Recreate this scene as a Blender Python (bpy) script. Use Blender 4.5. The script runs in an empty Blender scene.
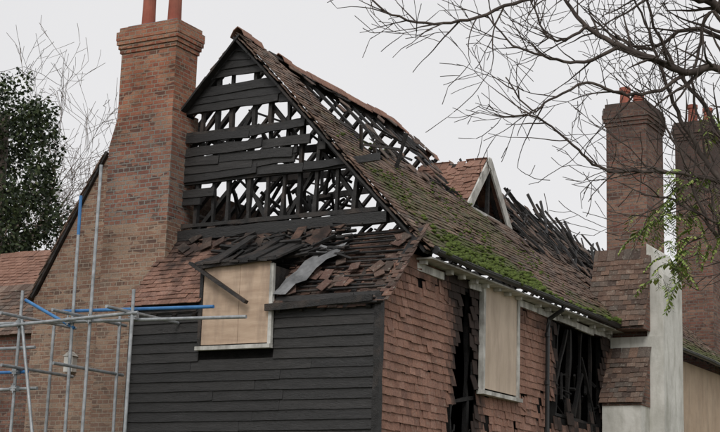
import bpy, math, random
from mathutils import Vector as V, Matrix, noise
random.seed(7)
R=random.random
def U(a,b): return a+(b-a)*random.random()
def nz(x,y,z=0.0): return noise.noise(V((x,y,z)))
sc=bpy.context.scene

# ---------------------------------------------------------------- mesh builder
class MB:
    def __init__(s): s.v=[];s.f=[];s.m=[];s.c=[]
    def face(s,pts,mi=0,c=0.0):
        i=len(s.v); s.v+= [tuple(p) for p in pts]; s.f.append(tuple(range(i,i+len(pts)))); s.m.append(mi); s.c.append(c)
    def eight(s,p,mi=0,c=0.0):
        i=len(s.v); s.v+=[tuple(q) for q in p]
        a=(V(p[1])-V(p[0])).cross(V(p[3])-V(p[0])).dot(V(p[4])-V(p[0]))
        fs=[(0,3,2,1),(4,5,6,7),(0,1,5,4),(1,2,6,5),(2,3,7,6),(3,0,4,7)]
        for f in fs:
            if a<0: f=f[::-1]
            s.f.append(tuple(i+k for k in f)); s.m.append(mi); s.c.append(c)
    def hexa(s,o,a,b,c,mi=0,col=0.0):
        o=V(o);a=V(a);b=V(b);c=V(c)
        s.eight([o,o+a,o+a+b,o+b,o+c,o+a+c,o+a+b+c,o+b+c],mi,col)
    def box(s,x0,x1,y0,y1,z0,z1,mi=0,c=0.0):
        s.hexa((x0,y0,z0),(x1-x0,0,0),(0,y1-y0,0),(0,0,z1-z0),mi,c)
    def beam(s,p0,p1,w,h,up=(0,0,1),mi=0,c=0.0,rag=0.0):
        p0=V(p0);p1=V(p1);d=p1-p0
        if d.length<1e-5:return
        a=d.normalized().cross(V(up))
        if a.length<1e-3:a=d.normalized().cross(V((1,0,0)))
        a.normalize();b=a.cross(d.normalized())
        a*=w/2;b*=h/2
        n=max(1,int(d.length/.28)) if rag>0 else 1
        ring=[]
        for i in range(n+1):
            k=1-rag*R() if rag>0 else 1
            o=p0+d*(i/n)
            if 0<i<n: o=o+a*U(-.3,.3)*rag+b*U(-.3,.3)*rag
            ring.append([o-a*k-b*k,o+a*k-b*k,o+a*k+b*k,o-a*k+b*k])
        i0=len(s.v)
        for r in ring: s.v+=[tuple(q) for q in r]
        for i in range(n):
            for k in range(4):
                A=i0+i*4+k;B=i0+i*4+(k+1)%4
                s.f.append((A,B,B+4,A+4)); s.m.append(mi); s.c.append(c)
        s.f.append((i0+3,i0+2,i0+1,i0)); s.m.append(mi); s.c.append(c)
        e=i0+n*4; s.f.append((e,e+1,e+2,e+3)); s.m.append(mi); s.c.append(c)
    def tube(s,pts,rad,n=6,mi=0,c=0.0,cap=True):
        pts=[V(p) for p in pts]; i0=len(s.v)
        ref=V((.31,.52,.79))
        for i,p in enumerate(pts):
            d=(pts[min(i+1,len(pts)-1)]-pts[max(i-1,0)]).normalized()
            a=d.cross(ref)
            if a.length<.1:a=d.cross(V((1,0,0)))
            a.normalize();b=d.cross(a)
            r=rad[i] if isinstance(rad,(list,tuple)) else rad
            for k in range(n):
                t=2*math.pi*k/n; s.v.append(tuple(p+(a*math.cos(t)+b*math.sin(t))*r))
        for i in range(len(pts)-1):
            for k in range(n):
                A=i0+i*n+k;B=i0+i*n+(k+1)%n
                s.f.append((A,B,B+n,A+n)); s.m.append(mi); s.c.append(c)
        if cap:
            s.f.append(tuple(i0+k for k in range(n))[::-1]);s.m.append(mi);s.c.append(c)
            e=i0+(len(pts)-1)*n
            s.f.append(tuple(e+k for k in range(n)));s.m.append(mi);s.c.append(c)
    def prism(s,poly,y0,y1,mi=0,c=0.0,axis='y'):
        def P(p,t): return (p[0],t,p[1]) if axis=='y' else (t,p[0],p[1])
        n=len(poly)
        s.face([P(p,y0) for p in poly],mi,c); s.face([P(p,y1) for p in poly][::-1],mi,c)
        for i in range(n):
            a=poly[i];b=poly[(i+1)%n]
            s.face([P(a,y0),P(a,y1),P(b,y1),P(b,y0)],mi,c)
    def build(s,name,mats,parent=None,smooth=False):
        me=bpy.data.meshes.new(name); me.from_pydata(s.v,[],s.f)
        for m in mats: me.materials.append(m)
        me.polygons.foreach_set("material_index",s.m)
        uv=me.uv_layers.new(name="UVMap")
        at=me.attributes.new("moss",'FLOAT','FACE'); at.data.foreach_set("value",s.c)
        me.update()
        buf=[0.0]*(2*len(me.loops))
        for p in me.polygons:
            n=p.normal; ax=abs(n.x);ay=abs(n.y);az=abs(n.z)
            for li in p.loop_indices:
                co=me.vertices[me.loops[li].vertex_index].co
                if ax>=ay and ax>=az*.6: q=(co.y+.11,co.z)
                elif ay>=az*.6: q=(co.x,co.z)
                else: q=(co.x,co.y)
                buf[2*li]=q[0]; buf[2*li+1]=q[1]
        uv.data.foreach_set("uv",buf)
        if smooth: me.polygons.foreach_set("use_smooth",[True]*len(me.polygons))
        ob=bpy.data.objects.new(name,me); sc.collection.objects.link(ob)
        if parent: ob.parent=parent
        return ob
def empty(name):
    e=bpy.data.objects.new(name,None); sc.collection.objects.link(e); return e

# ---------------------------------------------------------------- materials
class N:
    def __init__(s,name,rough=.85,spec=.3):
        s.mat=bpy.data.materials.new(name); s.mat.use_nodes=True
        s.t=s.mat.node_tree; s.b=s.t.nodes["Principled BSDF"]
        s.b.inputs["Roughness"].default_value=rough
        s.b.inputs["Specular IOR Level"].default_value=spec
    def n(s,typ,**k):
        nd=s.t.nodes.new(typ)
        for a,b in k.items(): setattr(nd,a,b)
        return nd
    def l(s,a,b): s.t.links.new(a,b)
    def coord(s,kind="Object",scale=(1,1,1)):
        tc=s.n("ShaderNodeTexCoord"); mp=s.n("ShaderNodeMapping"); mp.inputs["Scale"].default_value=scale
        s.l(tc.outputs[kind],mp.inputs[0]); return mp.outputs[0]
    def noise(s,co,scale,detail=3,rough=.6):
        nd=s.n("ShaderNodeTexNoise"); nd.inputs["Scale"].default_value=scale; nd.inputs["Detail"].default_value=detail; nd.inputs["Roughness"].default_value=rough
        s.l(co,nd.inputs["Vector"]); return nd.outputs["Fac"]
    def ramp(s,fac,stops,interp='LINEAR'):
        nd=s.n("ShaderNodeValToRGB"); cr=nd.color_ramp; cr.interpolation=interp
        while len(cr.elements)<len(stops): cr.elements.new(.5)
        for e,(p,c) in zip(cr.elements,stops):
            e.position=p; e.color=(c[0],c[1],c[2],1) if not isinstance(c,(int,float)) else (c,c,c,1)
        s.l(fac,nd.inputs[0]); return nd.outputs[0]
    def mix(s,fac,a,b,mode='MIX'):
        nd=s.n("ShaderNodeMix",data_type='RGBA',blend_type=mode)
        for inp,x in ((nd.inputs[0],fac),(nd.inputs[6],a),(nd.inputs[7],b)):
            if isinstance(x,(int,float)): inp.default_value=x
            elif isinstance(x,tuple): inp.default_value=(x[0],x[1],x[2],1)
            else: s.l(x,inp)
        return nd.outputs[2]
    def math(s,op,a,b=0.0):
        nd=s.n("ShaderNodeMath",operation=op)
        for inp,x in ((nd.inputs[0],a),(nd.inputs[1],b)):
            if isinstance(x,(int,float)): inp.default_value=x
            else: s.l(x,inp)
        return nd.outputs[0]
    def bump(s,h,strength=.5,dist=.01):
        nd=s.n("ShaderNodeBump"); nd.inputs["Strength"].default_value=strength; nd.inputs["Distance"].default_value=dist
        s.l(h,nd.inputs["Height"]); s.l(nd.outputs[0],s.b.inputs["Normal"])
    def col(s,c): s.l(c,s.b.inputs["Base Color"]); return s.mat
    def island(s): return s.n("ShaderNodeNewGeometry").outputs["Random Per Island"]
    def attr(s): return s.n("ShaderNodeAttribute",attribute_name="moss").outputs["Fac"]
    def z(s,co,a,b):
        sx=s.n("ShaderNodeSeparateXYZ"); s.l(co,sx.inputs[0])
        mr=s.n("ShaderNodeMapRange"); mr.inputs[1].default_value=a; mr.inputs[2].default_value=b; s.l(sx.outputs[2],mr.inputs[0])
        return mr.outputs[0]

def tile_mat(name,stops,mossy=True,dirt=.5,soot=0.0,lich=.45):
    m=N(name,.9,.2); co=m.coord()
    fine=m.noise(co,42,2)
    c=m.ramp(m.island(),stops,'LINEAR')
    big=m.noise(co,1.3,3)
    c=m.mix(dirt,c,m.ramp(big,[(.3,(.45,.43,.42)),(.7,(1.15,1.14,1.12))]),'MULTIPLY')
    c=m.mix(.6,c,m.ramp(fine,[(.3,(.5,.5,.5)),(.65,(1.25,1.25,1.2))]),'MULTIPLY')
    mid=m.noise(co,18,3)
    c=m.mix(m.ramp(mid,[(.58,0),(.72,lich)]),c,(.34,.32,.27))
    if soot:
        at=m.math('MULTIPLY',m.attr(),-1.0)
        f=m.math('ADD',at,m.math('MULTIPLY',m.math('SUBTRACT',m.noise(co,4,2),.5),.8))
        c=m.mix(m.ramp(f,[(.15,0),(.6,soot)]),c,(.02,.018,.017))
    if mossy:
        g=m.ramp(fine,[(.3,(.040,.048,.018)),(.6,(.085,.10,.032)),(.8,(.14,.16,.05))])
        f=m.math('ADD',m.attr(),m.math('MULTIPLY',m.math('SUBTRACT',mid,.5),1.5))
        f=m.ramp(f,[(.40,0),(.64,.88)])
        c=m.mix(f,c,g)
    return m.col(c)
M_roof=tile_mat("roof_tiles",[(0,(.085,.064,.056)),(.3,(.15,.10,.08)),(.55,(.20,.13,.10)),(.8,(.12,.10,.088)),(1,(.25,.175,.14))],True,.5,.93)
M_hung=tile_mat("hung_tiles",[(0,(.23,.130,.100)),(.3,(.31,.175,.132)),(.6,(.27,.15,.114)),(.85,(.35,.205,.16)),(1,(.20,.115,.092))],True,.5,.92,.35)
M_ltile=tile_mat("leanto_tiles",[(0,(.075,.058,.050)),(.3,(.15,.09,.075)),(.55,(.11,.083,.07)),(.8,(.22,.13,.10)),(1,(.08,.067,.06))],True,.5,.9)

def brick_mat(name,c1,c2,c3,mortar,sootz=None,low=None):
    m=N(name,.92,.2); uv=m.coord("UV"); ob=m.coord()
    b=m.n("ShaderNodeTexBrick"); b.offset=.5; b.squash=.5; b.squash_frequency=2
    b.inputs["Scale"].default_value=1; b.inputs["Brick Width"].default_value=.225; b.inputs["Row Height"].default_value=.070
    b.inputs["Mortar Size"].default_value=.0085; b.inputs["Mortar Smooth"].default_value=.2; b.inputs["Bias"].default_value=-.1
    b.inputs["Color1"].default_value=(*c1,1); b.inputs["Color2"].default_value=(*c2,1); b.inputs["Mortar"].default_value=(*mortar,1)
    m.l(uv,b.inputs["Vector"])
    c=b.outputs["Color"]
    vor=m.n("ShaderNodeTexVoronoi"); vor.inputs["Scale"].default_value=1
    m.l(m.coord("UV",(5.6,14.3,1)),vor.inputs["Vector"])
    sep=m.n("ShaderNodeSeparateColor"); m.l(vor.outputs["Color"],sep.inputs[0])
    bf=m.math('SUBTRACT',1.0,b.outputs["Fac"])
    c=m.mix(m.math('MULTIPLY',bf,m.ramp(sep.outputs[0],[(.5,0),(.75,.8)])),c,c3)
    c=m.mix(m.math('MULTIPLY',bf,m.ramp(sep.outputs[1],[(.78,0),(.9,.65)])),c,(.07,.05,.045))
    c=m.mix(.8,c,m.ramp(m.noise(ob,1.1,5),[(.3,(.48,.46,.44)),(.5,(.92,.90,.88)),(.75,(1.3,1.26,1.2))]),'MULTIPLY')
    fine=m.noise(ob,40,3)
    c=m.mix(.6,c,m.ramp(fine,[(.3,(.65,.65,.65)),(.7,(1.2,1.2,1.2))]),'MULTIPLY')
    if sootz:
        f=m.math('ADD',m.z(ob,sootz[0],sootz[1]),m.math('MULTIPLY',m.math('SUBTRACT',m.noise(ob,2,4),.5),1.2))
        c=m.mix(m.ramp(f,[(.2,0),(1,sootz[2])]),c,sootz[3])
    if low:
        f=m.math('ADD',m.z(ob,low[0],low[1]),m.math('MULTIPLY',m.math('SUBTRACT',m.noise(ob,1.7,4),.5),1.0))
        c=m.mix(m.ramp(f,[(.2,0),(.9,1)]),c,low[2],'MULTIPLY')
    h=m.math('ADD',m.math('MULTIPLY',bf,1.0),m.math('MULTIPLY',fine,.7))
    m.bump(h,.9,.009)
    return m.col(c)
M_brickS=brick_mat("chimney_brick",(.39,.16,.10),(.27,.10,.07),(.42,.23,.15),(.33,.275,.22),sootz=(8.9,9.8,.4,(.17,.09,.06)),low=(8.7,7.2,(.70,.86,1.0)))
M_brickW=brick_mat("old_wall_brick",(.26,.15,.105),(.19,.11,.085),(.34,.24,.175),(.32,.265,.215),sootz=(7.2,2.0,.3,(.27,.22,.18)))
M_brickD=brick_mat("dark_stack_brick",(.23,.115,.09),(.15,.085,.068),(.28,.18,.135),(.20,.175,.155),sootz=(8.2,10,.75,(.06,.047,.042)))

def char_mat(name,base=.012,hi=.05,scale=(3,3,3),brown=.0,rough=.65,spec=.35,var=(.5,1.1,1.9),bump=.8):
    m=N(name,rough,spec); co=m.coord("Object",scale); c0=m.coord()
    k=m.noise(co,3,5,.7)
    c=m.ramp(k,[(.35,(base,base*.98,base*.98)),(.62,(hi*.6,hi*.58,hi*.58)),(.8,(hi,hi*.98,hi*.98))])
    a,b,d=var
    c=m.mix(.8,c,m.ramp(m.island(),[(0,(a,a,a*1.02)),(.6,(b,b*.98,b*.95)),(1,(d,d*.95,d*.9))]),'MULTIPLY')
    if brown: c=m.mix(m.ramp(m.noise(c0,2.2,3),[(.52,0),(.66,brown)]),c,(.11,.078,.06))
    m.bump(m.noise(co,14,3),bump,.014)
    return m.col(c)
M_char=char_mat("charred_timber",.008,.042,(4,4,4),.35,.6,.4)
M_hole=char_mat("charcoal_timber",.006,.022,(4,4,4),.12,.7,.3)
M_board=char_mat("black_weatherboard",.011,.040,(1,9,9),0,.42,.5,(.7,1.0,1.5),.7)
M_void=char_mat("sooty_interior",.005,.016,(2,2,2),0,.95,.1)
M_bat=char_mat("charred_battens",.007,.030,(4,4,4),.15)

def plain(name,c,c2,sc_=6,rough=.7,bump=.2,scale=(1,1,1),isl=0,spec=.3,metal=0,stain=None):
    m=N(name,rough,spec); co=m.coord("Object",scale)
    k=m.ramp(m.noise(co,sc_,4),[(.3,c),(.7,c2)])
    if isl: k=m.mix(isl,k,m.ramp(m.island(),[(0,.55),(1,1.25)]),'MULTIPLY')
    if stain: k=m.mix(m.ramp(m.noise(m.coord("Object",(3,3,.8)),1.7,5),[(.46,0),(.70,stain[0])]),k,stain[1])
    if bump: m.bump(m.noise(co,sc_*6,2),bump,.01)
    m.b.inputs["Metallic"].default_value=metal
    return m.col(k)
M_ply=plain("plywood",(.42,.30,.215),(.58,.44,.325),1.2,.75,.15,(1.5,1.5,9),stain=(.65,(.26,.19,.145)))
M_ply2=plain("pale_board",(.46,.37,.285),(.61,.50,.395),1.1,.75,.15,(1,3,1),stain=(.5,(.33,.255,.2)))
M_white=plain("weathered_white_paint",(.36,.35,.32),(.68,.67,.63),5,.7,.3,stain=(.75,(.14,.13,.115)))
M_render=plain("white_render",(.46,.45,.41),(.68,.67,.62),1.6,.9,.6,stain=(.6,(.27,.265,.21)))
M_tan=plain("tan_render",(.42,.31,.22),(.52,.40,.29),1.6,.9,.5,stain=(.5,(.27,.21,.16)))
M_lead=plain("lead_sheet",(.08,.082,.085),(.27,.275,.28),3.5,.7,.3)
M_iron=plain("black_iron",(.008,.008,.008),(.02,.02,.02),6,.4,.2,spec=.5)
M_pot=plain("terracotta_pot",(.26,.075,.052),(.38,.13,.088),3,.8,.2,stain=(.6,(.12,.06,.045)))
M_galv=plain("galvanised_tube",(.22,.24,.25),(.46,.48,.50),9,.45,0,metal=.4,spec=.5)
M_blue=plain("blue_painted_tube",(.03,.13,.34),(.06,.22,.46),7,.5,0,spec=.5)
M_moss=plain("moss",(.045,.064,.016),(.12,.16,.035),14,1,0)
M_bark=plain("bark",(.08,.06,.05),(.19,.155,.13),12,.9,0)
M_twig=plain("dark_twig",(.035,.026,.023),(.10,.08,.068),9,.85,0)
M_ground=plain("grass_and_earth",(.05,.07,.025),(.12,.10,.06),.8,1,.8)
def leaf_mat(name,stops):
    m=N(name,.6,.3); k=m.ramp(m.island(),stops)
    return m.col(k)
M_leafd=leaf_mat("ivy_leaves",[(0,(.010,.018,.008)),(.5,(.024,.038,.014)),(.85,(.045,.065,.022)),(1,(.085,.10,.045))])
M_leafg=leaf_mat("yellow_green_leaves",[(0,(.12,.18,.045)),(.5,(.20,.28,.065)),(1,(.34,.39,.12))])

# ---------------------------------------------------------------- tiles
def tiles(mb,O,ea,eu,en,L,H,present,warp=None,mossf=None,gauge=.105,width=.165,mi=0,jit=1.0,ln=2.35):
    O=V(O);ea=V(ea).normalized();eu=V(eu).normalized();en=V(en).normalized()
    rows=int(H/gauge); cols=int(L/width)+1
    for r in range(rows):
        s=r*gauge; off=(r%2)*width*.5
        wob=U(-.006,.006)
        for c in range(-1,cols):
            a=c*width+off+U(-.004,.004)
            a0=max(a,0-U(0,.02)); a1=min(a+width-.004,L+U(0,.02))
            if a1-a0<.03: continue
            ac=(a0+a1)/2
            st=present(ac,s)
            if not st: continue
            w=warp(ac,s) if warp else 0
            jt=jit(ac,s) if callable(jit) else jit
            sl=U(-.008,.008)*jt+wob; rot=U(-.02,.02)*jt; lift=.030+U(-.004,.008)*jt
            if st==2: sl-=U(.0,.1); rot+=U(-.35,.35); lift+=U(0,.03)
            A=(ea+eu*rot).normalized(); B=(eu-ea*rot).normalized()
            ll=gauge*ln*U(.97,1.0)
            p=O+ea*a0+eu*(s+sl)+en*(w+lift)
            av=A*(a1-a0); bv=B*ll-en*(lift-.004)
            t=en*-.012
            ch=U(-.004,.004)*jt
            mb.eight([p,p+av+en*ch,p+av+bv,p+bv,p+t,p+av+t+en*ch,p+av+bv+t,p+bv+t],mi,mossf(ac,s) if mossf else 0)

house=empty("fire_damaged_house")
XR,ZR=-3.14,9.28
XE,ZE=.30,5.62
Y0,Y1=.93,19.0
slope=V((XR-XE,0,ZR-ZE)); SL=slope.length; eu=slope.normalized(); en=V((-eu.z,0,eu.x))
if en.z<0: en=-en
def ridge_dz(y):
    pts=[(0,0),(1,0),(2.7,-.12),(5.9,-.1),(7.5,-.36),(9.6,-.4),(12,-.5),(14.3,-.65),(17,-.83),(30,-.9)]
    for (a,b),(c,d) in zip(pts,pts[1:]):
        if y<=c: return b+(d-b)*(y-a)/(c-a)
    return -.9
def rpt(y,s,off=0.0):
    p=V((XE,y,ZE))+slope*s+en*off
    sag=ridge_dz(y)*s*s + .035*nz(y*.6,s*3,3)*(1 if s>.03 else 0)
    if y>6: sag-=.10*math.sin(math.pi*min(1,s))*min(1,(y-6)/4)*(.6+nz(y*.5,9))
    p.z+=sag
    return p
def fbm(x,y,z=0):
    return nz(x,y,z)+.5*nz(x*2.1,y*2.1,z+5)+.25*nz(x*4.3,y*4.3,z+9)
def dorm(y,s): return 5.75<y<7.35 and .42<s<.80
def openz(y,s):
    left=1.75+.95*(1-s); lo=.50+.05*math.sin(y*2.1)
    if left<y<7.4 and s>lo: return min((y-left)/.3,(s-lo)/.04,1)
    return 0
def cov(y,s):
    if dorm(y,s): return -3
    if s>.955: return .35 if y<5.9 else -.7
    c=.8
    o=openz(y,s)
    if o>0:
        c=.75-2.2*o
        if s>.91 and y<4.6: c=-.1
        if .60<s<.66 and y<4.2: c+=1.25
    elif y>=7.3:
        if s>.55: c=-.95
        elif s>.33: c=-.15
        else: c=.6
    if y<1.5: c=1.1
    return c
def present_roof(a,s):
    y=Y0+a; t=s/SL
    v=fbm(y*.9,t*4.2)+cov(y,t)+.35*nz(y*6,t*30,4)
    if v<0: return 0
    if v<.12: return 2 if R()<.6 else 0
    if R()<.010: return 0
    return 2 if R()<.025 else 1
def warp_roof(a,s):
    y=Y0+a;t=s/SL
    return (rpt(y,t)-(V((XE,y,ZE))+slope*t)).z*en.z
def moss_roof(a,s):
    y=Y0+a;t=s/SL
    m=.08+.34*nz(y*.9,t*3.5,7)
    if t<.5: m+=.12
    if 1.1<y<6 and t<.68: m+=.26*max(0,1-abs(t-.3)/.38)+.05
    if t<.10: m+=.2+.3*nz(y*.9,2)
    if 2.0<y<4.8 and t<.13: m+=.38
    if y>7.6 and t<.06:m+=.3
    if t>.68: m-=.22
    o=openz(y,t)
    if o>0: m=-.25-.6*o
    if y>7.3 and t>.35: m=-.5
    return m
mb=MB()
tiles(mb,(XE,Y0-.07,ZE),(0,1,0),eu,en,Y1-Y0,SL,present_roof,warp_roof,moss_roof,jit=lambda a,s:.8 if a<2 else (1.0 if s<SL*.5 and a<6.5 else 1.8))
mb.build("roof_tiles",[M_roof],house)
mb=MB()
for i in range(260):
    y=U(2.2,16); t=U(.25,.97)
    if dorm(y,t) or (y<6 and t<.5): continue
    if openz(y,t)>0 and R()<.7: continue
    p=rpt(y,t,.03+U(0,.03)); ang=U(-1.2,1.2)
    A=(V((0,1,0))*math.cos(ang)+eu*math.sin(ang)); B=(-V((0,1,0))*math.sin(ang)+eu*math.cos(ang)+en*U(-.12,.12))
    mb.hexa(p,A*.16,B*.24,en*.012,0,-.25)
mb.build("loose_tiles",[M_roof],house)

mb=MB()
y=Y0+.1
while y<Y1:
    top=1.0 if R()<.8 or y<7 else U(.6,.95)
    if y>8 and R()<.22: top=U(.5,.9)
    gap=(U(.55,.75),U(.78,.92)) if 2.6<y<7 and R()<.4 else None
    n=8
    for i in range(n):
        a=top*i/n;b=top*(i+1)/n
        if gap and b>gap[0] and a<gap[1]-.1: continue
        mb.beam(rpt(y,a,-.08),rpt(y,b,-.08),.055,.085,(0,1,0),0,0,.35)
    y+=.42+U(-.04,.04)
mb.build("right_rafters",[M_char],house)
mb=MB()
r=0
while r*.105<SL:
    t=r*.105/SL; y=Y0
    while y<Y1:
        L=U(.5,2.0); y2=min(Y1,y+L)
        ym=(y+y2)/2; o=max(openz(ym,t),openz(y,t)*.8,openz(y2,t)*.8)
        pr=.97-.66*o if y<7.3 else (.97 if t<.5 else .34)
        if o>0 and nz(ym*1.1,t*5,31)>-.05: pr*=.10
        if R()<pr:
            yy=y
            while yy<y2-.01:
                ye=min(y2,yy+.4)
                j=U(-.014,.014)*(1+2*o)
                if not(dorm(yy,t) or dorm(ye,t)):
                    mb.beam(rpt(yy,t,-.012+j),rpt(ye,t,-.012+j),.022,.028,en,0)
                yy=ye
        y=y2
    r+=1
mb.build("right_battens",[M_bat],house)
def lpt(y,s,off=0):
    p=V((XR,y,ZR+ridge_dz(y)*(1)))+V((-3.5,0,-3.75))*s
    return p+V((-.73,0,.68))*off
mb=MB(); y=Y0+.1
while y<Y1:
    e=1.0 if R()<.75 else U(.35,.8)
    s0=0 if R()<.85 else .15
    for i in range(6):
        a=s0+(e-s0)*i/6;b=s0+(e-s0)*(i+1)/6
        mb.beam(lpt(y,a),lpt(y,b),.06,.10,(0,1,0),0,0,.35)
    y+=.46+U(-.05,.05)
for s_ in (.33,.62):
    for k in range(12):
        if R()<.7: mb.beam(lpt(1+k*1.5,s_,-.1),lpt(2.5+k*1.5,s_,-.1),.11,.13,(0,0,1),0,0,.3)
for k in range(50):
    s_=U(.02,.95);yy=U(1,15);mb.beam(lpt(yy,s_,.06),lpt(yy+U(.5,2.0),s_+U(-.02,.02),.06),.022,.03,(0,0,1))
mb.build("left_rafters",[M_char],house)
mb=MB()
yy=Y0
while yy<Y1:
    y2=yy+.8
    if yy<7 or R()<.7:
        mb.beam((XR,yy,ZR+ridge_dz(yy)-.07),(XR,y2,ZR+ridge_dz(y2)-.07),.04,.16,(0,0,1),0,0,.2)
    if R()<.9:
        mb.beam(rpt(yy,.5,-.2),rpt(y2,.5,-.2),.12,.13,(0,0,1),0,0,.2)
    yy=y2
for k in range(9):
    y=2.2+k*1.7+U(-.2,.2)
    z=7.75+ridge_dz(y)*.5
    mb.beam((XR-1.45,y,z),(XR+1.4,y,z+U(-.1,.1)),.07,.13,(0,0,1),0,0,.3)
for k in range(95):
    y=U(7.6,17.5);t=U(.35,.95);p=rpt(y,t,U(.0,.10));ang=U(-.9,1.2)
    d=(V((0,1,0))*math.sin(ang)+eu*math.cos(ang)+en*U(-.10,.30)).normalized()
    mb.beam(p-d*U(.1,.4),p+d*U(.3,1.0),U(.025,.05),U(.03,.07),en,0,0,.3)
for k in range(26):
    y=U(2.5,6.6);t=U(.54,.85);p=rpt(y,t,-.04);ang=U(-1.2,1.2)
    d=(V((0,1,0))*math.sin(ang)+eu*math.cos(ang)+en*U(-.3,-.02)).normalized()
    mb.beam(p-d*.2,p+d*U(.3,.6),U(.025,.05),.04,en,0,0,.3)
mb.build("burnt_roof_timbers",[M_char],house)
mb=MB()
y=Y0-.08
while y<9.5:
    if y<6.4 and R()<.88 or y>=6.4 and R()<.25:
        z=ZR+ridge_dz(y)+.05; z2=ZR+ridge_dz(y+.3)+.05; k=.13;tl=U(-.02,.02)
        prof=[(-k,-k*1.05),(-k*.6,-.035),(0,.02),(k*.6,-.035),(k,-k*1.05)]
        for (a,b),(c,d) in zip(prof,prof[1:]):
            mb.hexa((XR+a,y,z+b+tl),(c-a,0,d-b),(0,.29,z2-z),(0,0,.018),0,.0)
    y+=.30
mb.build("ridge_tiles",[M_hung],house)
mb=MB()
n=12
for i in range(n):
    a=rpt(Y0-.03,i/n*1.0,-.09);b=rpt(Y0-.03,(i+1)/n,-.09)
    mb.beam(a,b,.035,.15,(0,1,0),0,0,.2)
for i in range(5):
    mb.beam(lpt(Y0-.04,i/12,-.07),lpt(Y0-.04,(i+1)/12,-.07),.035,.15,(0,1,0),0,0,.2)
mb.build("verge_boards",[M_char],house)
mb=MB()
for i in range(62):
    t=i/62
    if R()<.12: continue
    p=rpt(Y0-.10,t,-.045+U(-.012,.012))
    mb.hexa(p,V((0,U(.09,.15),0)),eu*U(.07,.085),en*.014,0,.0)
mb.build("verge_undercloak",[M_roof],house)
mb=MB()
lu=V((3.5,0,3.75)).normalized(); ln_=V((-.73,0,.68))
tiles(mb,lpt(Y0,.45),(0,1,0),lu,ln_,.75,2.2,lambda a,s: 1 if a<.35+.3*nz(s*3,1) else 0,None,None,jit=1.6)
mb.build("left_slope_tiles",[M_roof],house)

# ---------------- gable frame
GY=1.0
def xr_(z): return XR+(9.2-z)/1.075
def xl_(z): return XR-(9.2-z)/1.05
mb=MB()
x=-4.95
while x<.0:
    zt=9.15-(x-XR)*1.075 if x>XR else 9.15-(XR-x)*1.05
    if zt>6.3:
        jx=U(-.06,.06)
        mb.beam((x,GY+.06,6.1),(x+jx,GY+.06,zt-.03),.075,.09,(0,1,0),0,0,.45)
    x+=.33+U(-.09,.09)
mb.beam((xr_(6.0),GY+.05,5.93),(XR,GY+.05,9.12),.09,.17,(0,1,0),0,0,.2)
mb.beam((-4.4,GY+.05,7.85),(XR,GY+.05,9.12),.09,.15,(0,1,0),0,0,.2)
for z,(a,b) in ((7.72,(-4.7,xr_(7.72))),(6.98,(-4.9,xr_(6.98))),(8.15,(-4.1,xr_(8.15)))):
    mb.beam((a,GY+.02,z),(b,GY+.02,z+.02),.07,.12,(0,0,1),0,0,.3)
for p,q in (((-1.75,7.4),(-.85,6.2)),((-2.3,6.2),(-1.55,7.35)),((-3.9,6.2),(-3.2,6.95)),((-3.0,6.9),(-2.5,6.15)),((-4.2,7.4),(-3.6,8.1)),((-2.6,8.1),(-2.0,7.4)),((-3.3,7.45),(-2.9,8.1))):
    mb.beam((p[0],GY+.12,p[1]),(q[0],GY+.12,q[1]),.07,.08,(0,1,0),0,0,.4)
mb.beam((-4.1,GY-.06,6.10),(-.42,GY-.06,6.13),.12,.17,(0,0,1),1,0,.1)
mb.beam((-4.1,GY-.02,6.27),(-.6,GY-.02,6.27),.05,.08,(0,0,1),0,0,.4)
for i in range(55):
    x=U(-4,-1);y=U(1.4,3.6);z=U(6.1,7.6);an=U(0,3.1)
    mb.beam((x,y,z),(x+.6*math.cos(an),y+U(-.4,.4),z+.6*math.sin(an)),.05,.06,(0,1,0),0,0,.4)
mb.build("gable_studs",[M_char,M_board],house)
def wboard(mb,x0,x1,z,h,y,mi=0,tilt=0.0,dz=0.0,rg=.004):
    n=max(1,int((x1-x0)/.3))
    i0=len(mb.v)
    for i in range(n+1):
        f=i/n; x=x0+(x1-x0)*f; zz=z+dz*f; o=tilt*f; k=U(-rg,rg)
        mb.v+=[(x,y-.034+o,zz+k),(x,y,zz+k),(x,y,zz+h),(x,y-.012+o,zz+h+U(-rg,rg))]
    for i in range(n):
        for k in range(4):
            A=i0+i*4+k;B=i0+i*4+(k+1)%4
            mb.f.append((A,A+4,B+4,B)); mb.m.append(mi); mb.c.append(0)
    mb.f.append((i0,i0+1,i0+2,i0+3));mb.m.append(mi);mb.c.append(0)
    e=i0+n*4; mb.f.append((e+3,e+2,e+1,e));mb.m.append(mi);mb.c.append(0)
mb=MB(); z=8.08
while z<9.15:
    a=xl_(z+.05);b=xr_(z+.1)
    xs=[a]
    while xs[-1]<b: xs.append(min(b,xs[-1]+U(.7,1.8)))
    for p,q in zip(xs,xs[1:]):
        if q-p<.05: continue
        if z<8.7 and R()<.10: continue
        wboard(mb,p+.004,q-.004,z+U(-.012,.012),.15 if R()<.8 else .12,GY-.0,0,U(-.02,.0),U(-.03,.015),.012)
    z+=.135
z=6.98
while z<7.5:
    a=-4.2; b=[-2.0,-1.95,-1.72,-1.66,-1.55][int((z-6.98)/.13)%5]+U(-.1,.1)
    xs=[a]
    while xs[-1]<b: xs.append(min(b,xs[-1]+U(.7,1.6)))
    for p,q in zip(xs,xs[1:]):
        if q-p>.05: wboard(mb,p,q-.004,z,.15,GY-.0,0,U(-.03,0),U(-.04,.04),.014)
    z+=.13
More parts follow.
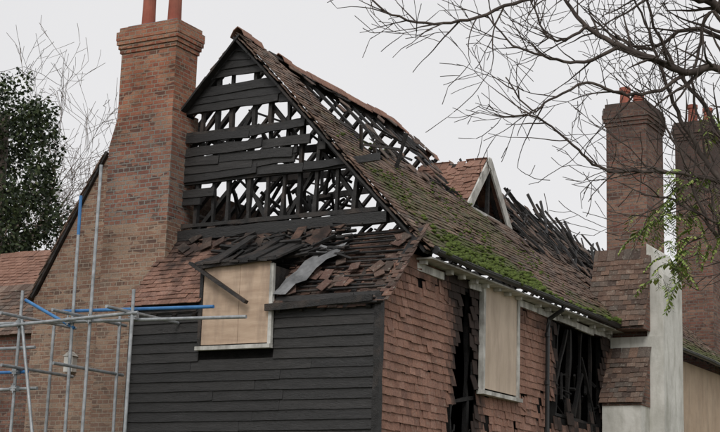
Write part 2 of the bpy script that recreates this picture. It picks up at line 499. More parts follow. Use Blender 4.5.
for x0,x1,zz,d in ((-4.15,-3.5,6.72,.0),(-4.15,-3.75,6.6,0),(-4.2,-2.9,7.62,-.04),(-3.4,-1.9,7.58,.07),(-1.9,-.6,6.98,.0)):
    wboard(mb,x0,x1,zz,.12,GY-.01,0,-.02,d,.016)
mb.build("gable_boards",[M_board],house)

# ---------------- lean-to
mb=MB(); z=1.6;bh=.142
while z<4.86:
    segs=[(-4.16,-.0)]
    if z+bh>4.14: segs=[(-4.16,-2.93),(-1.66,-.0)]
    for a,b in segs:
        xs=[a]
        while xs[-1]<b:
            nx=xs[-1]+U(1.0,3.2); xs.append(b if b-nx<.4 else nx)
        for p,q in zip(xs,xs[1:]):
            wboard(mb,p+.002,q-.002,z+U(-.004,.004),bh+.02,0,0,U(-.006,.004),U(-.008,.008))
    z+=bh
mb.box(-4.19,-4.14,-.05,1.0,0,4.95,0)
mb.build("weatherboards",[M_board],house)
mb=MB()
mb.box(-4.14,-.02,.004,.06,0,4.72,0)
mb.beam((.0,-.01,0),(.005,-.01,4.86),.11,.11,(0,1,0),1,0,.2)
mb.build("front_wall_backing",[M_void,M_char],house)
le=V((0,1.10,1.22)); lL=le.length; leu=le.normalized(); len_=V((0,-leu.z,leu.y))
def pres_right(a,s):
    x=-1.72+a;t=s/lL
    v=.72+fbm(x*1.5,t*2.6,11)+.2*nz(x*8,t*14,3)
    if x>-.15:v+=.4
    if t<.35 and x<-1.1: v+=.25
    if x<-1.2 and t>.45: v-=.6
    if -1.25<x<-.2 and .25<t<.45: v-=.15
    if v<0: return 0
    if v<.1: return 2
    return 2 if R()<.05 else 1
def lwarp(a,s): return -.03+.04*nz(a*1.2,s*1.2,6)-.07*math.sin(math.pi*min(1,a/2))
def lmoss(a,s): return -.12+.3*nz(a*2,s*2,8)
mb=MB()
tiles(mb,(-1.72,-.13,4.74),(1,0,0),leu,len_,1.90,lL*1.02,pres_right,lwarp,lmoss,jit=1.5,gauge=.095,width=.155)
mb.build("leanto_right_tiles",[M_ltile],house)
def pres_left(a,s):
    x=-4.22+a;t=s/lL
    if x>-2.95 and t>.1 and x>-2.9: return 0
    v=.75+fbm(x*1.3,t*3,21)
    if t>.8:v-=.45
    if v<0:return 0
    return 2 if R()<.03 else 1
mb=MB()
tiles(mb,(-4.24,-.13,4.84),(1,0,0),leu,len_,1.34,lL*.97,pres_left,lambda a,s:.02*nz(a,s,2),lambda a,s:-.1-.35*s+.2*nz(a*2,s*2),jit=1.0)
mb.build("leanto_left_tiles",[M_hung],house)
mb=MB()
for i in range(22):
    x=U(-1.6,0);t=U(.1,.95);p=V((x,-.1,4.74))+le*t+len_*U(.02,.05);ang=U(-1.2,1.2)
    A=V((1,0,0))*math.cos(ang)+leu*math.sin(ang);B=-V((1,0,0))*math.sin(ang)+leu*math.cos(ang)+len_*U(-.25,.15)
    mb.hexa(p,A*.15,B*.20,len_*.012,0,-.1)
for i in range(60):
    x=U(-3.9,-1.1);t=U(.6,1.0);p=V((x,-.1,4.82))+le*t+len_*U(.03,.10);ang=U(-1.2,1.2)
    A=V((1,0,0))*math.cos(ang)+leu*math.sin(ang);B=-V((1,0,0))*math.sin(ang)+leu*math.cos(ang)+len_*U(-.3,.3)
    mb.hexa(p,A*.15,B*.20,len_*.012,0,-.4)
mb.build("leanto_loose_tiles",[M_ltile],house)
mb=MB()
x=-4.1
while x<.05:
    if not(-2.9<x<-1.75):
        mb.beam(V((x,-.10,4.70))+len_*-.05,V((x,-.10,4.70))+le+len_*-.05,.05,.08,(1,0,0),0,0,.3)
    x+=.36
for r in range(16):
    s_=r*.105/lL
    for a,b in ((-4.15,-2.95),(-1.68,.02)):
        if R()<.85:
            p=V((a+U(0,.3),-.11,4.73))+le*s_; q=V((b-U(0,.3)*(R()<.5),-.11,4.73+U(-.03,.01)))+le*s_
            mb.beam(p,q,.03,.022,len_,0)
for i in range(95):
    x=U(-3.1,-1.0);t=U(.5,.98);p=V((x,-.1,4.82))+le*t+len_*U(.0,.12);an=U(-.5,.5)
    d=V((math.cos(an),0,math.sin(an)*.5))+leu*U(-.4,.4)
    mb.beam(p-d*U(.1,.3),p+d*U(.1,.45),U(.02,.06),U(.02,.07),len_,0,0,.4)
mb.beam((-3.06,-.16,5.43),(-2.03,-.20,4.80),.05,.09,(0,1,0),0,0,.15)
mb.beam((-1.75,-.14,4.72),(-.05,-.12,4.78),.04,.10,(0,0,1),0,0,.3)
mb.beam((.05,-.10,4.72),(.08,1.0,5.93),.04,.12,(1,0,0),0,0,.25)
mb.prism([(.0,4.55),(1.25,5.85),(1.6,5.85),(1.6,4.55)],-4.1,-.03,1,0,'x')
mb.build("leanto_timbers",[M_char,M_void],house)
mb=MB()
mb.box(-2.86,-2.24,-.075,-.05,4.24,5.40,0); mb.box(-2.236,-1.73,-.072,-.05,4.24,5.395,0)
mb.build("boarded_window",[M_ply],house)
mb=MB()
mb.box(-2.93,-1.66,-.13,-.04,4.16,4.215,0)
mb.box(-2.92,-2.865,-.09,-.03,4.22,5.38,1); mb.box(-1.725,-1.67,-.09,-.03,4.22,5.36,0)
mb.box(-2.9,-1.7,-.045,.75,4.22,5.34,1)
mb.beam((-2.98,-.12,5.36),(-1.62,-.12,5.43),.07,.07,(0,0,1),1,0,.4)
mb.beam((-2.35,-.14,5.44),(-2.15,-.14,5.56),.03,.05,(0,1,0),1)
for k in range(9):
    x0=-2.98+k*.155
    mb.hexa((x0,-.16+U(-.05,.03),5.39+U(-.015,.02)),(.15,0,U(-.02,.02)),(U(-.06,.06),1.05+U(-.2,.1),.50+U(-.06,.05)),(0,0,.03),1)
mb.build("window_frame",[M_white,M_char],house)
mb=MB()
g=[[V((-1.72+.26*j/3,-.08,4.90))+V((.42,.66,.80))*(i/6)+V((.16*(i/6)*j/3,.0,.03*nz(i*.9,j*1.3)))+V((0,-.05*nz(i*.8,j,4),.08*nz(i*1.3,j,8))) for j in range(4)] for i in range(7)]
for i in range(6):
    for j in range(3):
        a,b,c,d=g[i][j],g[i][j+1],g[i+1][j+1],g[i+1][j]
        mb.face([a,b,c,d])
mb.build("lead_flashing",[M_lead],house,True)

# ---------------- right wall x=0
def hole1(y,z):
    c=2.78-.10*(5.2-z)+.12*nz(z*2.2,4.4); w=.20+.30*max(0,min(1,(4.8-z)/1.3))+.11*nz(z*3,1.5)
    if z>5.0: w*=max(0,(5.35-z)/.3)
    return abs(y-c)<w
def opening(y,z): return 6.30+.2*nz(z*2,5)<y<8.45+.15*nz(z*3,8) and 3.78+.2*nz(y*3,1)<z<5.30+.1*nz(y*4,6)
def hung(a,s):
    y=.04+a; z=1.9+s
    if y<1.0 and z>4.66+1.12*y: return 0
    if z>5.36: return 0
    if 3.1<y<4.6 and z>3.72 : return 0
    if hole1(y,z): return 0
    if hole1(y-.13,z) or hole1(y+.13,z): return 2 if R()<.4 else 1
    if opening(y,z): return 0
    if 6.1<y<8.6 and z>3.45 and nz(y*4,z*4,3)+ .08>0 and (y<6.4 or z<3.8): return 0
    if 8.4<y<8.8 : return 1
    if 4.75<y<4.95 and z<3.9 and nz(z*5,2)>.1: return 0
    if 5.1<y<6.2 and z<3.95+.25*nz(y*4,7) and nz(y*2.6,z*2.2,8)>.08: return 0
    if 3.3<y<4.6 and z<3.5 and nz(y*2.4,z*3.2,18)>.30: return 0
    if .5<y<2.0 and z>4.9 and nz(y*3,z*4,2)>.33: return 0
    if R()<.008: return 0
    return 2 if R()<.012 else 1
mb=MB()
def hmoss(a,s):
    y=.04+a;z=1.9+s
    d=-.04+.15*nz(a*2,s*2,3)
    k=min(abs(y-2.75)-.35, max(6.3-y,y-8.5,0)+ (0 if z>3.6 else (3.6-z)))
    if k<.5: d=-.7*(1-max(k,0)/.5)
    if z>5.1: d-=.3
    return d
tiles(mb,(.0,.04,1.9),(0,1,0),(0,0,1),(1,0,0),8.8,3.65,hung,lambda a,s:.035*nz(a*.8,s*.8,9),hmoss,gauge=.115,width=.158,jit=.85,ln=1.9)
mb.build("hung_tiles",[M_hung],house)
mb=MB()
def wallx(y0,y1,z0,z1,mi=0,x0=-.10,x1=-.012): mb.box(x0,x1,y0,y1,z0,z1,mi)
wallx(1.0,2.25,0,5.55); wallx(.04,1.0,0,4.6); wallx(3.22,6.3,0,5.55); wallx(6.3,8.5,0,3.72); wallx(6.3,8.5,5.34,5.55); wallx(8.5,10,0,5.55)
wallx(2.25,3.22,5.3,5.55)
mb.box(-3.0,-2.9,1.62,9,0,5.4,0)
mb.box(-6.2,-.11,1.62,18.8,5.42,5.47,0)  # floors and back wall below are added to block light inside the house
mb.box(-6.2,-.11,1.62,18.8,2.8,2.85,0)
mb.box(-6.3,-6.21,1.32,18.8,0,5.6,0)
mb.box(-2.88,-.12,6.0,6.08,2.9,5.4,0)
mb.box(-2.88,-.12,8.9,8.98,2.9,5.4,0)
mb.build("wall_core",[M_void],house)
mb=MB()
for y in (2.40,2.95,6.5,7.05,7.62,8.2):
    mb.beam((-.10,y,2.5 if y<4 else 3.7),(-.10,y+U(-.15,.15),5.4),.08,.09,(0,1,0),0,0,.55)
for a in ((6.35,4.1,7.0,5.3),(8.4,3.8,7.7,4.9),(6.4,3.78,8.45,3.72),(2.3,3.6,3.2,3.75),(7.3,3.8,7.7,4.6)):
    mb.beam((-.08,a[0],a[1]),(-.08,a[2],a[3]),.07,.08,(1,0,0),0,0,.5)
for i in range(26):
    y=U(6.4,8.4);z=U(3.7,4.6);mb.beam((U(-.5,.03),y,z),(U(-.5,.03),y+U(-.35,.35),z+U(-.5,.5)),.05,.04,(1,0,0),0,0,.5)
for i in range(14):
    y=U(2.35,3.1);z=U(2.9,4.9);mb.beam((U(-.16,-.02),y,z),(U(-.16,-.02),y+U(-.15,.15),z+U(-.4,.4)),.03,.03,(1,0,0),0,0,.4)
mb.build("wall_studs",[M_hole],house)
mb=MB()
mb.box(.035,.055,3.26,4.50,3.90,5.50,0)
mb.build("boarded_side_window",[M_ply2],house)
mb=MB()
mb.box(.0,.12,3.12,4.62,3.80,3.86,0)
mb.box(.0,.08,3.18,3.255,3.86,5.49,0); mb.box(.0,.08,4.505,4.58,3.86,5.49,0)
mb.build("side_window_frame",[M_white],house)
mb=MB()
for seg in range(10):
    a=1.0+seg*.88
    if R()<.9:
        d=U(-.03,.01); mb.hexa((.0,a,5.36+d),(.045,0,0),(0,.865,U(-.03,.03)),(0,0,.11))
y=1.05
while y<9.6:
    if R()<.7: mb.box(.047,.17+U(-.03,.0),y+U(-.02,.02),y+.08,5.43+U(-.01,.01),5.488,0)
    y+=.42
mb.box(.0,.27,1.0,9.8,5.49,5.515,0)
mb.build("eaves_cornice",[M_white],house)
mb=MB()
def gutter(y0,y1,x,z0,z1):
    n=int((y1-y0)/.5)
    for i in range(n):
        ya=y0+(y1-y0)*i/n;yb=y0+(y1-y0)*(i+1)/n;za=z0+(z1-z0)*i/n+.025*nz(i*.6,3);zb=z0+(z1-z0)*(i+1)/n+.025*nz((i+1)*.6,3)
        pr=[(math.cos(t)*.06,-math.sin(t)*.06) for t in [math.pi*k/6 for k in range(7)]]
        for (p,q),(r_,s_) in zip(pr,pr[1:]):
            mb.face([(x+p,ya,za+q),(x+p,yb,zb+q),(x+r_,yb,zb+s_),(x+r_,ya,za+s_)],0)
        mb.tube([(x+.06,ya,za),(x+.06,yb,zb)],.009,6,0)
gutter(1.0,9.3,.34,5.60,5.57)
mb.tube([(.34,5.78,5.54),(.34,5.78,5.46),(.10,5.74,5.30),(.09,5.72,5.1),(.09,5.70,3.0),(.09,5.70,0)],.038,10,0)
for z in (5.0,4.2,3.4): mb.tube([(.09,5.70,z),(.09,5.70,z+.07)],.047,10,0)
mb.tube([(.34,1.02,5.60),(.34,.96,5.60)],.06,10,0)
mb.build("gutter_and_downpipe",[M_iron],house)
def blob(mb,c,r,mi=0):
    n=7; c=V(c); i0=len(mb.v); pts=[]
    for a in range(5):
        ph=math.pi*a/4
        for k in range(n):
            t=2*math.pi*k/n
            d=V((math.sin(ph)*math.cos(t),math.sin(ph)*math.sin(t),math.cos(ph)))
            pts.append(c+V((d.x*r[0],d.y*r[1],d.z*r[2]))*(1+.5*nz(*(c*7+d*2.3))))
    mb.v+=[tuple(p) for p in pts]
    for a in range(4):
        for k in range(n):
            mb.f.append((i0+a*n+k,i0+(a+1)*n+k,i0+(a+1)*n+(k+1)%n,i0+a*n+(k+1)%n));mb.m.append(mi);mb.c.append(0)
mb=MB()
for i in range(480):
    q=R()
    y=U(1.2,5.2) if q<.65 else (U(5.2,8) if q<.75 else U(8.2,9.2))
    if nz(y*1.6,6.6)<-.25 and q>.3: continue
    r=U(.015,.055); blob(mb,(.34+U(-.08,.05),y,5.60+U(-.01,.06)),(r*1.1,r*1.4,r*.8))
for i in range(420):
    y=U(1.6,5.2) ; t=abs(random.gauss(0,.07))
    if nz(y*1.2,t*9,2)<-.15: continue
    p=rpt(y,t,.04); r=U(.015,.045); blob(mb,p,(r*1.2,r*1.6,r*.7))
for i in range(900):
    y=U(1.1,7); t=U(.05,.62)
    if nz(y*1.4,t*7,12)<.06 or dorm(y,t): continue
    p=rpt(y,t,.035); r=U(.008,.024); blob(mb,p,(r*1.2,r*1.6,r*.7))
mb.build("moss_cushions",[M_moss],house,True)

# ---------------- dormer on right slope
mb=MB()
xf=-1.55; yc=6.55; hw=.86; zb=7.36; zt=8.42
ap=V((xf,yc,zt)); bl=V((xf,yc-hw,zb)); br=V((xf,yc+hw,zb)); back=V((-2.85,yc,8.36))
def dtiles(side):
    base=V((xf+.10,yc+side*hw,zb)); top=V((xf+.10,yc,zt))
    upv=top-base; n=V((0,side*upv.z,abs(upv.y))).normalized()
    def pr(a,s):
        t=s/upv.length
        if a>1.35*t+.35: return 0
        return 0 if (side>0 and R()<.3) or nz(a*3,s*3,2)>.42 else (2 if R()<.08 else 1)
    tiles(mb,base,(-1,0,0),upv,n,1.35,upv.length,pr,None,lambda a,s:.0-.3*(a>.9),jit=1.5)
dtiles(-1);dtiles(1)
mb.build("dormer_tiles",[M_hung],house)
mb=MB()
o=V((.16,0,0))
mb.beam(ap+o+V((0,.03,-.03)),bl+o+V((0,-.08,-.10)),.17,.035,(1,0,0),0,0,.05); mb.beam(ap+o+V((.002,-.03,-.03)),br+o+V((.002,.08,-.1)),.17,.035,(1,0,0),0,0,.05)
mb.beam(bl+V((.08,.15,.02)),br+V((.08,-.25,-.02)),.05,.10,(0,0,1),0,0,.2)
mb.beam(V((xf+.06,yc+.1,zb-.35)),V((xf+.06,yc+.15,zt-.25)),.07,.07,(1,0,0),1,0,.3)
mb.beam(V((xf+.04,yc-hw+.1,zb-.4)),V((xf+.04,yc-hw+.1,zb+.1)),.07,.07,(1,0,0),1,0,.3)
mb.beam(V((xf+.04,yc+hw-.1,zb-.4)),V((xf+.04,yc+hw-.1,zb+.1)),.07,.07,(1,0,0),1,0,.3)
mb.beam(ap+V((0,0,-.1)),back,.05,.1,(0,0,1),1)
for k in range(4):
    x=xf-k*.35
    mb.beam((x,yc,zt-.06),(x,yc-hw,zb-.06),.05,.07,(1,0,0),1); mb.beam((x,yc,zt-.06),(x,yc+hw,zb-.06),.05,.07,(1,0,0),1)
mb.build("dormer_frame",[M_white,M_char],house)

# ---------------- left brick gable wall and chimney
mb=MB()
mb.prism([(-7.0,0),(-4.12,0),(-4.12,8.1),(-4.9,8.2),(-5.67,7.55),(-6.93,5.35),(-7.0,5.3)],.98,1.30,0)
mb.build("brick_gable_wall",[M_brickW],house)
mb=MB()
for i in range(8):
    a=V((-7.02,.94,5.3))+V((1.38,0,2.32))*(i/8);b=V((-7.02,.94,5.3))+V((1.38,0,2.32))*((i+1)/8)
    mb.beam(a,b,.06,.06,(0,1,0),0,0,.3)
mb.build("left_verge",[M_char],house)
mb=MB()
tiles(mb,(-7.1,.90,5.2),(0,1,0),(1.38,0,2.32),(-2.32,0,1.38),6,2.7,lambda a,s:1,None,None,jit=1.5)
mb.build("catslide_tiles",[M_roof],house)
mb=MB()
CX0,CX1,CY0,CY1=-5.20,-4.12,.60,1.18
def ring(x0,x1,y0,y1,z0,z1,mi=0): mb.box(x0,x1,y0,y1,z0,z1,mi)
ring(CX0,CX1,CY0,CY1,8.05,9.12)
mb.eight([(CX0-.13,CY0-.0,7.6),(CX1+.02,CY0,7.6),(CX1+.02,CY1,7.6),(CX0-.13,CY1,7.6),(CX0,CY0,8.05),(CX1,CY0,8.05),(CX1,CY1,8.05),(CX0,CY1,8.05)],0)
mb.box(CX0-.13,CX1+.02,CY0,CY1,6.3,7.6,0)
mb.box(CX0-.13,CX1+.02,CY0,CY1,0,6.3,1)
e=.022
for i,z in enumerate((9.12,9.19,9.26)):
    k=e*(i+1); ring(CX0-k,CX1+k,CY0-k,CY1+k,z,z+.07)
ring(CX0-.075,CX1+.075,CY0-.075,CY1+.075,9.33,9.47)
ring(CX0-.04,CX1+.04,CY0-.04,CY1+.04,9.47,9.55)
mb.build("brick_chimney",[M_brickS,M_brickW],house)
mb=MB()
mb.box(CX0+.05,CX1-.05,CY0+.05,CY1-.05,9.55,9.60,0)
mb.build("chimney_flaunching",[M_lead],house)
mb=MB()
def pot(x,y,z,h,r=.105):
    mb.tube([(x,y,z),(x,y,z+.06),(x,y,z+.08),(x,y,z+h-.1),(x,y,z+h-.09),(x,y,z+h),(x,y,z+h)],[r*1.25,r*1.25,r*1.08,r*.92,r*1.12,r*1.12,r*.8],18,0)
pot(-4.92,.88,9.58,1.1); pot(-4.40,.88,9.58,1.15)
pot(.2,9.35,9.93,.42,.10); pot(.34,9.75,9.93,.36,.10); pot(-.55,16.3,11.48,.5,.11);pot(-.3,16.7,11.48,.5,.11)
mb.build("chimney_pots",[M_pot],house,False)

# ---------------- right chimneys
mb=MB()
def stack(x0,x1,y0,y1,z0,z1,mi=0):
    mb.box(x0,x1,y0,y1,z0,z1-.45,mi)
    for i in range(3):
        k=.022*(i+1); mb.box(x0-k,x1+k,y0-k,y1+k,z1-.45+i*.075,z1-.375+i*.075,mi)
    mb.box(x0-.045,x1+.045,y0-.045,y1+.045,z1-.225,z1-.08,mi)
    mb.box(x0-.02,x1+.02,y0-.02,y1+.02,z1-.08,z1,mi)
stack(-.06,.74,9.0,10.0,5.0,9.95)
stack(-.9,-.05,16,17,4.5,11.5)
mb.build("rear_brick_chimneys",[M_brickD],house)
mb=MB()
mb.prism([(.742,5.4),(1.06,5.4),(1.06,6.55),(.86,7.05),(.742,7.15)],8.93,10.05,0)
mb.prism([(.04,0),(1.06,0),(1.06,5.4),(.04,5.4)],8.90,10.05,0)
mb.box(.05,.78,8.42,8.898,0,4.10,0)
mb.build("rendered_chimney_base",[M_render],house)
mb=MB()
tl=V((0,.44,1.42))
tiles(mb,(-.28,8.52,5.55),(1,0,0),tl,V((0,-1.42,.44)),1.10,tl.length,lambda a,s:1,None,lambda a,s:-.08,jit=1)
tl2=V((0,.50,1.0))
tiles(mb,(.02,8.36,4.14),(1,0,0),tl2,V((0,-1.0,.5)),.80,tl2.length,lambda a,s:1,None,lambda a,s:.0,jit=1)
mb.build("chimney_shoulder_tiles",[M_roof],house)
mb=MB()
mb.prism([(8.55,5.5),(8.99,5.5),(8.99,6.9)],-.26,.80,0,0,'x')
mb.prism([(8.40,4.1),(8.89,4.1),(8.89,5.1)],.05,.8,0,0,'x')
mb.build("shoulder_core",[M_brickD],house)
mb=MB()
mb.box(-.3,.0,10.06,19,0,5.5,0)
mb.box(-6.2,-.3,18.9,19,0,5.5,0)
mb.build("rendered_wall",[M_tan],house)
mb=MB(); gutter(10.1,19,.34,5.62,5.60); mb.build("rear_gutter",[M_iron],house)

# ---------------- scaffold
sca=empty("scaffolding")
mb=MB(); sy=-1.2
def pole(p,q,mi=0): mb.tube([p,q],.0242,12,mi)
def clamp(p):
    mb.box(p[0]-.04,p[0]+.04,p[1]-.05,p[1]+.05,p[2]-.04,p[2]+.04,0)
    mb.tube([(p[0]-.07,p[1]-.045,p[2]),(p[0]+.07,p[1]-.045,p[2])],.012,6,0)
    mb.tube([(p[0],p[1]-.045,p[2]-.07),(p[0],p[1]-.045,p[2]+.07)],.012,6,0)
verts=[(-3.97,sy,0,6.74,0),(-4.35,sy+.05,0,6.33,1),(-3.20,sy-.05,0,4.88,0),(-5.27,sy,0,4.98,0),(-5.9,sy,0,5.6,0),(-4.25,-.2,0,4.7,0),(-5.5,-.2,0,4.7,0)]
for i,(x,y_,a,b,c) in enumerate(verts):
    lx=U(-.05,.05)
    if c==1: pole((x+.03,y_,a),(x+.005,y_,5.75),0); pole((x+.005,y_,5.75),(x,y_,b),1)
    else: pole((x+lx,y_,a),(x,y_,b),0)
pole((-6.2,sy+.05,4.53),(-1.38,sy+.05,4.43),0)
pole((-4.62,sy+.1,4.66),(-1.95,sy+.1,4.60),1)
pole((-6.2,sy-.06,4.44),(-3.1,sy-.06,4.55),0)
pole((-6.2,sy+.05,3.80),(-5.1,sy+.05,3.80),1)
pole((-6.2,sy+.05,3.55),(-4.9,sy+.05,3.56),0)
pole((-6.2,sy+.05,4.15),(-5.0,sy+.05,4.15),0)
pole((-5.25,sy+.05,4.85),(-4.3,sy+.05,4.40),1)
pole((-5.2,sy-.05,4.55),(-4.75,sy-.05,2.5),0)
for x in (-4.25,-5.2,-3.3):
    pole((x,sy-.5,4.58),(x,-.05,4.58),0)
for x in (-4.25,-5.2): pole((x,sy-.4,3.85),(x,-.05,3.85),0)
for x in (-3.97,-4.35,-3.2,-5.27,-5.9):
    clamp((x,sy,4.50))
for x in (-5.27,-5.9): clamp((x,sy,3.8)); clamp((x,sy,3.56))
mb.build("tubes",[M_galv,M_blue],sca,False)
mb=MB()
mb.box(-6.17,-6.0,.86,.98,4.05,4.3,0); mb.prism([(-6.19,4.3),(-5.98,4.3),(-6.08,4.38)],.85,.98,0)
mb.build("wall_vent",[M_white],house)

# ---------------- neighbour buildings
nb=empty("tiled_outbuilding")
mb=MB()
nu=V((0,2.5,2.3))
tiles(mb,(-18,5,5.3),(1,0,0),nu,V((0,-2.3,2.5)),9.6,nu.length,lambda a,s:1,lambda a,s:.03*nz(a,s),lambda a,s:.0,gauge=.12,width=.18,jit=.8)
mb.build("tiles",[M_hung],nb)
mb=MB(); mb.box(-17.9,-8.5,5.2,10,0,5.4,0); mb.prism([(5.2,5.35),(7.5,7.5),(10,5.35)],-17.9,-8.5,0,0,'x'); mb.build("walls",[M_brickW],nb)
nb2=empty("garden_shed")
mb=MB(); nu=V((0,1.2,1.1))
tiles(mb,(-12,2.2,4.9),(1,0,0),nu,V((0,-1.1,1.2)),4.2,nu.length,lambda a,s:1,None,lambda a,s:.1,gauge=.12,width=.18)
mb.build("tiles",[M_roof],nb2)
mb=MB(); mb.box(-11.9,-7.9,2.3,3.4,0,4.95,0);mb.prism([(2.25,4.95),(3.4,5.95),(3.4,4.95)],-11.9,-7.9,0,0,'x');mb.build("walls",[M_brickD],nb2)

# ---------------- trees
def grow(mb,p,d,L,r,depth,mi=0,up=.15,spread=.6,maxd=4,step=.12,kids=3.0,rmin=.0022):
    n=max(3,int(L/step)); pts=[p.copy()];rad=[r];q=p.copy();dd=d.normalized()
    for i in range(n):
        dd=(dd+V((U(-1,1),U(-1,1),U(-1,1)))*.16+V((0,0,up*.1))).normalized()
        q=q+dd*(L/n); pts.append(q.copy()); rad.append(max(r*(1-.75*(i+1)/n),rmin))
        if depth<maxd and i>0 and R()<kids/n:
            s=V((U(-1,1),U(-1,1),U(-.7,1))); s=(s-dd*s.dot(dd))
            if s.length<.1: continue
            s.normalize()
            nd=(dd*(1-spread*.45)+s*spread).normalized()
            grow(mb,q.copy(),nd,L*U(.4,.75),rad[-1]*U(.5,.75),depth+1,mi,up,spread,maxd,step,kids,rmin)
    mb.tube(pts,rad,7 if r>.03 else (5 if r>.01 else 4),mi,cap=False)
T0=V((7.55,-4.9,0)); LAT=V((.8695,.494,0)); DEP=V((-.494,.8695,0))
def tp(u,v,dep=0.0):
    return V((6.29,-5.63,6.15))+LAT*((u-720)*.00737)+V((0,0,-(v)*.00865))+DEP*dep
bt=empty("bare_tree")
mb=MB()
random.seed(21)
trunk=[T0,T0+V((-.05,.03,1.5)),T0+V((-.15,0,3)),T0+V((-.2,-.1,4.4)),T0+V((-.35,-.15,5.6)),T0+V((-.4,0,7)),T0+V((-.6,.1,9))]
mb.tube(trunk,[.26,.2,.17,.15,.12,.09,.04],12,0)
limbs=[
 ([(830,110,.2),(770,60,.1),(720,8,0),(680,2,-.1),(640,-8,-.1),(590,-20,0)],.05,1),
 ([(830,140,.2),(760,60,.1),(712,12,0),(700,40,.1),(690,80,.1),(700,130,.1),(714,160,.1)],.022,1),
 ([(840,160,.2),(770,110,.1),(720,72,0),(676,78,-.1),(636,70,-.2),(600,58,-.2),(566,36,-.1),(545,8,0),(530,-20,.1)],.040,1),
 ([(640,-12,-.1),(585,-5,-.1),(530,2,-.15),(480,18,-.2),(430,38,-.25),(380,45,-.3),(335,34,-.3),(308,12,-.3)],.021,1),
 ([(600,58,-.2),(560,75,-.2),(520,72,-.2),(480,60,-.2),(450,30,-.2)],.017,1),
 ([(676,78,-.1),(640,100,-.1),(600,105,-.2),(560,100,-.3),(520,118,-.3),(500,128,-.3),(470,96,-.3)],.017,1),
 ([(845,210,.2),(780,200,.1),(720,185,0),(680,180,-.1),(640,180,-.2),(600,182,-.2),(575,178,-.2),(545,160,-.3),(515,140,-.3),(490,130,-.3)],.022,1),
 ([(720,185,0),(696,150,.1),(672,110,.1),(655,70,.1),(640,30,.1),(620,-10,.1)],.024,1),
 ([(830,230,.2),(780,220,.1),(735,150,.1),(705,100,.2),(672,60,.2),(650,20,.2),(640,-20,.2)],.028,1),
 ([(850,260,.2),(770,255,.1),(720,245,0),(690,210,-.1),(672,165,-.1),(655,130,0),(630,100,0)],.022,1),
 ([(780,220,.1),(740,225,0),(700,222,-.1),(660,205,-.1),(625,200,-.1)],.016,1),
 ([(720,8,0),(735,-30,0),(745,-80,0)],.04,0),
 ([(770,60,.1),(725,30,.2),(690,18,.3),(650,40,.3),(610,30,.3),(580,10,.3)],.024,1),
 ([(566,36,-.1),(540,50,-.1),(520,40,0),(505,10,0),(500,-15,0)],.014,1),
]
def smooth(pts):
    out=[]
    P=[pts[0]]+pts+[pts[-1]]
    for i in range(1,len(P)-2):
        for k in range(5):
            t=k/5
            out.append(.5*((2*P[i])+(-P[i-1]+P[i+1])*t+(2*P[i-1]-5*P[i]+4*P[i+1]-P[i+2])*t*t+(-P[i-1]+3*P[i]-3*P[i+1]+P[i+2])*t**3))
    out.append(pts[-1]); return out
for pts,r,kid in limbs:
    P=smooth([tp(*q) for q in pts]); n=len(P)
    P=[p+V((U(-1,1),U(-1,1),U(-1,1)))*.011 for p in P]
    rad=[max(.006,r*(1-.7*i/(n-1))) for i in range(n)]
    mb.tube(P,rad,8,0)
    if kid:
        for i in range(4,n-1):
            if R()<.60:
                dd=(P[i+1]-P[i]).normalized(); s=V((U(-.6,.6),U(-.6,.6),U(-1,1.2))); s=s-dd*s.dot(dd); s.normalize()
                grow(mb,P[i],(dd*.75+s*.65),U(.25,.75),max(.007,rad[i]*U(.4,.65)),2,0,.2,.65,4,.06,2.3,.0032)
mb.build("trunk_and_branches",[M_twig],bt,True)
mb=MB()
def frond(p,d,L):
    pts=[p.copy()];q=p.copy();dd=d.normalized()
    for i in range(9):
        dd=(dd+V((0,0,-.14))).normalized(); q=q+dd*(L/9); pts.append(q.copy())
        side=dd.cross(V((0,0,1))).normalized()
        for sg in (-1,1):
            ll=L*.27*U(.8,1.15)*(1-.4*i/9); sd=(side*sg*.8+dd*.45+V((0,0,-.35+U(-.2,.2)))+V((U(-.2,.2),U(-.2,.2),0))).normalized()
            w=sd.cross(V((U(-.4,.4),U(-.4,.4),1))).normalized()*ll*.2
            mb.face([q,q+sd*ll*.5+w,q+sd*ll,q+sd*ll*.5-w],0)
    mb.tube(pts,.0018,4,1,cap=False)
for c,nf in (((665,185,-.1),9),((648,222,-.1),11),((662,258,-.1),12),((655,275,-.15),8),((688,240,0),11),((636,228,0),6),((712,235,0),9),((700,195,0),8),((715,125,.1),6),((676,215,.1),9)):
    for i in range(nf):
        p=tp(c[0]+U(-12,12),c[1]+U(-16,10),c[2]+U(-.15,.15))
        d=V((U(-1,.6),U(-1,.6),U(-.6,.25)))
        frond(p,d,U(.17,.30))
    a=tp(c[0]+30,c[1]-18,c[2]);b=tp(*c)
    mb.tube([a,(a+b)/2+V((0,0,.03)),b],[.006,.005,.004],5,1)
mb.build("fronds",[M_leafg,M_twig],bt)

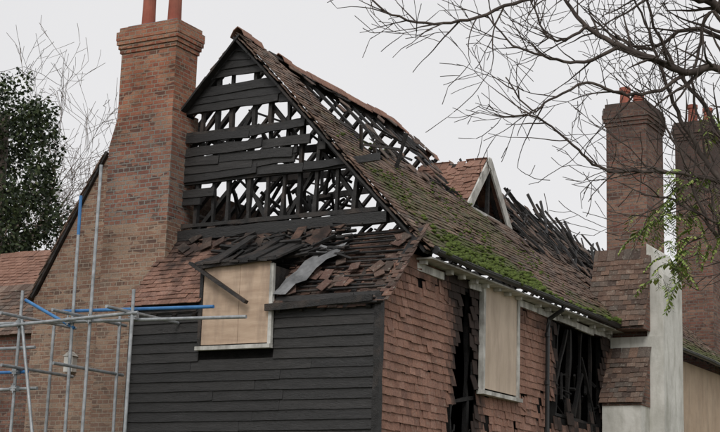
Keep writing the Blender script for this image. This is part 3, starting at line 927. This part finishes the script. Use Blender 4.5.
bt2=empty("bare_tree")
mb=MB(); random.seed(5)
base=V((-18.6,12.5,0)); mb.tube([base,base+V((.2,0,4)),base+V((.1,.2,8))],[.35,.28,.2],10,0)
for i in range(30):
    a=U(0,6.28); e=U(.2,1.2)
    grow(mb,base+V((.1,.2,U(5.5,9.5))),V((math.cos(a),math.sin(a)*.6,e+.25)),U(2.2,3.7),U(.05,.085),0,0,.4,.6,4,.3,4.6,.006)
mb.build("trunk_and_branches",[M_bark],bt2,True)
iv=empty("ivy_clad_tree")
mb=MB(); base=V((-15.3,8.5,0))
mb.tube([base,base+V((.1,0,5)),base+V((0,.2,11.4))],[.4,.3,.12],10,0)
mb.build("trunk",[M_bark],iv,True)
mb=MB(); random.seed(3)
cl=[]
for i in range(125):
    while True:
        d=V((U(-1,1),U(-1,1),U(-1,1)))
        if d.length<1: break
    cl.append((base+V((.0,0,9.6))+V((d.x*1.8*(1-.30*max(d.z,0)),d.y*1.7,d.z*3.0)),U(.25,.6)))
for c,r in [(base+V((.0,0,9.0)),1.4),(base+V((.2,0,8.2)),1.2),(base+V((-.1,0,10.7)),1.0)]+cl:
    for k in range(int(330*r*r+60)):
        while True:
            d=V((U(-1,1),U(-1,1),U(-1,1)))
            if .3<d.length<1: break
        p=c+d*r; s=U(.035,.075)
        a=V((U(-1,1),U(-1,1),U(-1,1))).normalized(); b=a.cross(V((U(-1,1),U(-1,1),U(-1,1)))).normalized()
        mb.face([p-a*s,p-b*s*.6,p+a*s,p+b*s*.6],0)
mb.build("foliage",[M_leafd],iv)

mb=MB(); mb.face([(-400,-400,0),(400,-400,0),(400,400,0),(-400,400,0)]); mb.build("ground",[M_ground])

# ---------------- world, sun, camera
w=bpy.data.worlds.new("World"); sc.world=w; w.use_nodes=True
t=w.node_tree; bg=t.nodes["Background"]
sky=t.nodes.new("ShaderNodeTexSky"); sky.sky_type='NISHITA'; sky.sun_disc=False
sky.sun_elevation=math.radians(40); sky.sun_rotation=math.radians(160)
hs=t.nodes.new("ShaderNodeHueSaturation"); hs.inputs["Saturation"].default_value=.15
t.links.new(sky.outputs[0],hs.inputs["Color"])
tc=t.nodes.new("ShaderNodeTexCoord"); no=t.nodes.new("ShaderNodeTexNoise"); no.inputs["Scale"].default_value=1.6; no.inputs["Detail"].default_value=3
t.links.new(tc.outputs["Generated"],no.inputs["Vector"])
cr=t.nodes.new("ShaderNodeValToRGB"); cr.color_ramp.elements[0].position=.3; cr.color_ramp.elements[0].color=(8.0,7.95,8.1,1); cr.color_ramp.elements[1].position=.7; cr.color_ramp.elements[1].color=(8.9,8.85,8.95,1)
t.links.new(no.outputs["Fac"],cr.inputs[0])
mx=t.nodes.new("ShaderNodeMix"); mx.data_type='RGBA'; mx.inputs[0].default_value=.88
t.links.new(hs.outputs[0],mx.inputs[6]); t.links.new(cr.outputs[0],mx.inputs[7])
t.links.new(mx.outputs[2],bg.inputs[0]); bg.inputs[1].default_value=.1
sl=bpy.data.lights.new("sun",'SUN'); sl.energy=1.45; sl.angle=math.radians(25); sl.color=(1,.97,.93)
so=bpy.data.objects.new("sun",sl); sc.collection.objects.link(so)
dirv=V((math.sin(math.radians(160))*math.cos(math.radians(40)),math.cos(math.radians(160))*math.cos(math.radians(40)),math.sin(math.radians(40))))
so.rotation_euler=dirv.to_track_quat('Z','Y').to_euler(); so.location=(0,-10,20)
cam=bpy.data.cameras.new("camera"); co=bpy.data.objects.new("camera",cam); sc.collection.objects.link(co)
Rv=V((.87224,.48814,.03029));Uv=V((.07709,-.19837,.97709));Fv=V((-.48296,.84992,.21065))
co.matrix_world=Matrix(((Rv.x,Uv.x,-Fv.x,9.618),(Rv.y,Uv.y,-Fv.y,-17.538),(Rv.z,Uv.z,-Fv.z,1.6),(0,0,0,1)))
cam.sensor_width=36; cam.lens=1497/720*36; cam.clip_start=.1; cam.clip_end=2000
sc.camera=co
sc.view_settings.view_transform='Standard'; sc.view_settings.look='None'; sc.view_settings.exposure=0
